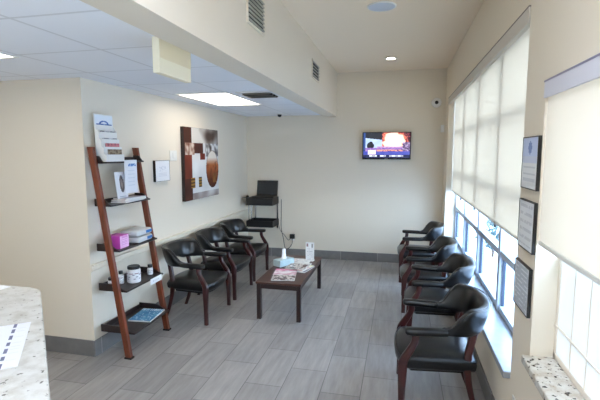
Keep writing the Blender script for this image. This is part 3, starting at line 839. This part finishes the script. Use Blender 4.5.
# ================================================================== BACK WALL
# television
def tvpic(u, v):
    n = nz(u, v, 8, 50); n2 = nz(u, v, 26, 51)
    c = mixc((22, 26, 40), (52, 54, 66), v)
    d = math.hypot((u-.655)*1.55, (v-.66)*1.0)
    r = d+(n-.5)*.22
    if u > .36 and v > .36:
        c = mixc((255, 250, 238), (255, 196, 168), (r-.20)*5)
        if r > .36: c = mixc((240, 120, 96), (90, 30, 44), (r-.36)*6 + (n2-.5)*2.2)
        if r > .5: c = mixc((60, 26, 44), (190, 80, 90), (n2-.55)*4)
    top = .80-.20*u; bot = .40-.06*u
    if u < .41 and bot < v < top: c = mixc((196, 214, 244), (150, 178, 228), n)
    if u < .41 and v >= top: c = (28, 32, 44)
    if u < .05: c = (40, 70, 130) if v > .3 else (30, 50, 120)
    if math.hypot((u-.155)*1.0, (v-.485)*.55) < .078 or math.hypot(u-.165, (v-.62)*.9) < .035: c = (26, 28, 36)
    if .27 <= v < .40 and u > .05:
        c = mixc((176, 130, 196), (90, 70, 150), n2*1.4-.2)
        if v < .33 and .3 < u < .85: c = (225, 150, 130) if n2 > .46 else (110, 60, 110)
    if .40 <= v < .46 and u > .3: c = mixc((210, 170, 214), (140, 96, 160), n2)
    if .12 <= v < .27: c = mixc((36, 52, 150), (92, 96, 190), n)
    if .10 < u < .27 and .14 < v < .32: c = (236, 214, 232)
    if v < .12: c = (14, 22, 70)
    if .05 < v < .115 and any(a < u < b for a, b in ((.13, .30), (.36, .50), (.57, .86))) and (u*60) % 1 < .75: c = (226, 232, 246)
    if u > .84 and .28 < v < .62: c = mixc((210, 190, 226), (60, 40, 80), n2*1.6-.2)
    return c
TX, TZv = -.218, 1.862
t = thing('television', 'flat television showing a fiery news picture on the back wall', 'television', (TX, YB, TZv))
obj('wall_mount', box(-.20, .20, -.052, -.0005, -.14, .10), M['satinblack'], t)
obj('cabinet', box(-.368, .368, -.092, -.05, -.212, .208, .005), M['black'], t)
painted('screen', .705, .388, tvpic, 128, 72, M['screen'], t, y=-.0926, z=.004)
obj('badge', box(-.03, .03, -.0935, -.091, -.208, -.202), M['chrome'], t)

# wall-mounted laptop stand
LX, LY = -2.195, YB
t = thing('laptop_stand', 'two tier black wall stand with steel posts holding the laptop', 'stand', (LX, LY, .55))
def tray(z0, z1, dep):
    bm = bmesh.new(); a = .225
    box(-a, a, -dep, -.02, z0, z0+.012, bm=bm)
    for q in ((-a, a, -dep, -dep+.012), (-a, a, -.032, -.02), (-a, -a+.012, -dep+.012, -.032), (a-.012, a, -dep+.012, -.032)): box(*q, z0+.012, z1, bm=bm)
    return bm
obj('upper_box', box(-.225, .225, -.375, -.02, .358, .478, .004), M['satinblack'], t)
obj('lower_tray', tray(.005, .105, .375), M['satinblack'], t)
for sx in (-.19, .20):
    obj('post', box(sx-.012, sx+.012, -.02, -.0005, -.06, .40, .002), M['chrome'], t)
for sx in (-.205, -.165):
    obj('support_rod', tube([(sx, -.30, .012), (sx, -.30, .36)], .008, 10), M['chrome'], t, True)
obj('side_bracket', box(-.315, -.21, -.30, -.20, .468, .476, .001), M['satinblack'], t)
# laptop
t = thing('laptop', 'open black laptop on the wall stand in the corner', 'laptop', (-2.145, 6.66, .55+.4785))
obj('base', box(-.18, .18, -.13, .11, 0, .020, .004), M['black'], t)
obj('keyboard', box(-.155, .155, -.05, .085, .0195, .0215), mat('laptop_keys', (70, 72, 74), .5), t)
obj('palm_rest', box(-.165, .165, -.125, -.06, .0195, .0208), mat('laptop_palm', (74, 76, 78), .45), t)
b = box(-.18, .18, -.007, .007, 0, .255, .004); bmesh.ops.rotate(b, verts=b.verts, matrix=Matrix.Rotation(-.20, 3, 'X')); bmesh.ops.translate(b, verts=b.verts, vec=(0, .108, .016))
lid = obj('lid', b, M['black'], t)
b = box(-.163, .163, -.0085, -.0065, .022, .238); bmesh.ops.rotate(b, verts=b.verts, matrix=Matrix.Rotation(-.20, 3, 'X')); bmesh.ops.translate(b, verts=b.verts, vec=(0, .108, .016))
obj('display', b, M['lcd'], lid)
# small mouse on the side bracket
t = thing('computer_mouse', 'small black mouse on the bracket beside the laptop', 'mouse', (LX-.245, YB-.25, .55+.4765))
b = bmesh.new(); bmesh.ops.create_uvsphere(b, u_segments=20, v_segments=12, radius=1)
for v in b.verts: v.co = Vector((v.co.x*.028, v.co.y*.045, max(0, v.co.z)*.032))
obj('shell', b, M['black'], t, True)
obj('wheel', tube([(-.004, -.024, .027), (.004, -.024, .027)], .006, 10), M['rubber'], t)
# outlet, plug and cables
t = thing('wall_outlet', 'white wall outlet low on the back wall behind the table', 'outlet', (-1.735, YB, .345))
obj('plate', box(-.035, .035, -.007, -.0005, -.057, .057, .002), M['white'], t)
t = thing('power_adapter', 'black power adapter plugged into the back wall outlet', 'power adapter', (-1.735, YB-.0075, .355))
obj('block', box(-.038, .042, -.055, 0, -.03, .045, .006), M['black'], t)
obj('cord', tube(smoothpath([(-.02, -.05, -.02), (-.06, -.06, -.05), (-.13, -.05, .03), (-.2, -.04, .10), (-.235, -.03, .2)], 6), .004, 8), M['black'], t, True)
obj('laptop_cord', tube(smoothpath([(x+1.735, y-YB+.0075, z-.355) for x, y, z in ((-1.925, YB-.02, .98), (-1.925, YB-.03, .72), (-1.925, YB-.035, .5), (-1.89, YB-.03, .32), (-1.86, YB-.03, .16), (-1.80, YB-.04, .155), (-1.735, YB-.04, .24), (-1.735, YB-.035, .328))], 7), .005, 8), M['black'], t, True)

# ================================================================== RIGHT WALL NOTICES
def notice(kind):
    def fn(u, v):
        if kind == 0:
            if v > .62:
                if math.hypot(u-.5, (v-.80)) < .12: return (120, 140, 190)
                return (196, 208, 236)
            if .5 < v < .62: return (205, 212, 230)
            if .1 < u < .9 and v < .48 and v > .06 and (v*22) % 1 < .4: return (200, 203, 208)
            return (226, 228, 230)
        if kind == 1:
            if .1 < u < .9 and .05 < v < .92 and (v*24) % 1 < .38 and nz(u, v, 12, 9) > .35: return (200, 203, 208)
            return (224, 227, 230)
        if nz(u, v, 7, 15) > .56: return (188, 194, 201)
        if .1 < u < .9 and (v*20) % 1 < .4: return (182, 188, 195)
        return (218, 222, 227)
    return fn
pier = (2.36,)
for i, (yc, zc, w, h, lb) in enumerate(((2.352, 1.70, .262, .262, 'black framed notice with a blue picture, highest of three on the column'),
                                        (2.356, 1.386, .262, .250, 'black framed page of text, middle of three on the column'),
                                        (2.376, 1.060, .268, .245, 'black framed grey notice, lowest of three on the column'))):
    wall_frame(lb, 'framed_notice', (XR, yc, zc), -PI/2, w, h, notice(i), 'black', .005, .017, group='framed notices between the windows')
t = thing('wall_outlet', 'small white wall outlet low under the framed notices', 'outlet', (XR, 2.42, .36), -PI/2)
obj('plate', box(-.035, .035, -.006, -.0005, -.057, .057, .002), M['offwhite'], t)
obj('sockets', box(-.016, .016, -.008, -.0055, -.04, .04, .002), M['white'], t)

# ================================================================== RECEPTION COUNTER
CZ = 1.08
poly = [(-.60, -.9), (-.58, .57), (-.62, .628)]
for k in range(7):          # rounded far corner
    a = math.radians(-45+k*22.5+90-45)
pts = [(-1.660, 1.654), (-1.697, 1.690), (-1.735, 1.716), (-1.79, 1.728)]
poly += pts + [(-3.2, 1.728), (-3.2, -.9)]
t = thing('reception_counter', 'speckled pale granite reception counter with a slanted edge', 'counter', (0, 0, 0))
obj('countertop', prism(poly, CZ-.035, CZ, .006), M['granite'], t)
base = [(-.72, -.85), (-.70, .52), (-1.72, 1.58), (-3.1, 1.60), (-3.1, -.85)]
obj('base', prism(base, .0, CZ-.035), M['wall'], t)
def form_fn(u, v):
    if .795 < u < .832 and (v*6.6) % 1 < .62: return (112, 114, 138)
    if .86 < u < .96 and (v*14) % 1 < .2 and v < .9: return (220, 221, 229)
    return (228, 229, 236)
o = painted('paper_form', .28, .40, form_fn, 50, 50, M['attrmatte'], flat=True, thick=.001)
R_ = math.atan2(-.222, .186)+PI/2
ux, uy = math.cos(R_), math.sin(R_)
# far right corner of the sheet sits at (-1.417, 1.355)
o.location = (-1.417-ux*.14+uy*.20, 1.355-uy*.14-ux*.20, CZ+.0003); o.rotation_euler = (0, 0, R_)
tag(o, 'white paper form with a dashed dark strip on the granite counter', 'paper')
o = painted('paper_sheet', .22, .28, lambda u, v: (240, 241, 243), 2, 2, M['attrmatte'], flat=True, thick=.001)
o.location = (-2.02, 1.585, CZ+.0003); o.rotation_euler = (0, 0, -.15)
tag(o, 'plain white sheet at the far edge of the granite counter', 'paper')

# ================================================================== LIGHT, WORLD, CAMERA
w = bpy.data.worlds.new('World'); bpy.context.scene.world = w; w.use_nodes = True
nt = w.node_tree; bg = nt.nodes['Background']
tc = nt.nodes.new('ShaderNodeTexCoord'); sp = nt.nodes.new('ShaderNodeSeparateXYZ'); nt.links.new(tc.outputs['Generated'], sp.inputs[0])
rp = nt.nodes.new('ShaderNodeValToRGB'); nt.links.new(sp.outputs['Z'], rp.inputs[0])
rp.color_ramp.elements[0].color = (.61, .775, 1, 1); rp.color_ramp.elements[1].color = (.44, .66, 1, 1)
rp.color_ramp.elements[0].position = 0; rp.color_ramp.elements[1].position = .6
nt.links.new(rp.outputs[0], bg.inputs['Color']); bg.inputs['Strength'].default_value = 11.0

sc = bpy.context.scene
cd = bpy.data.cameras.new('Camera'); cam = bpy.data.objects.new('Camera', cd); C.objects.link(cam)
cd.sensor_width = 36; cd.lens = 428.08*36/600; cd.clip_start = .05
cam.location = (0, 0, 1.75); cam.rotation_euler = (PI/2-.1095, 0, .2297)
sc.camera = cam
sc.view_settings.view_transform = 'Standard'; sc.view_settings.look = 'None'
sc.view_settings.gamma = 1; sc.view_settings.use_curve_mapping = False
sc.view_settings.exposure = 0.70
sc.cycles.use_denoising = True
sc.cycles.max_bounces = 10; sc.cycles.diffuse_bounces = 6; sc.cycles.transparent_max_bounces = 12
sc.cycles.sample_clamp_indirect = 12
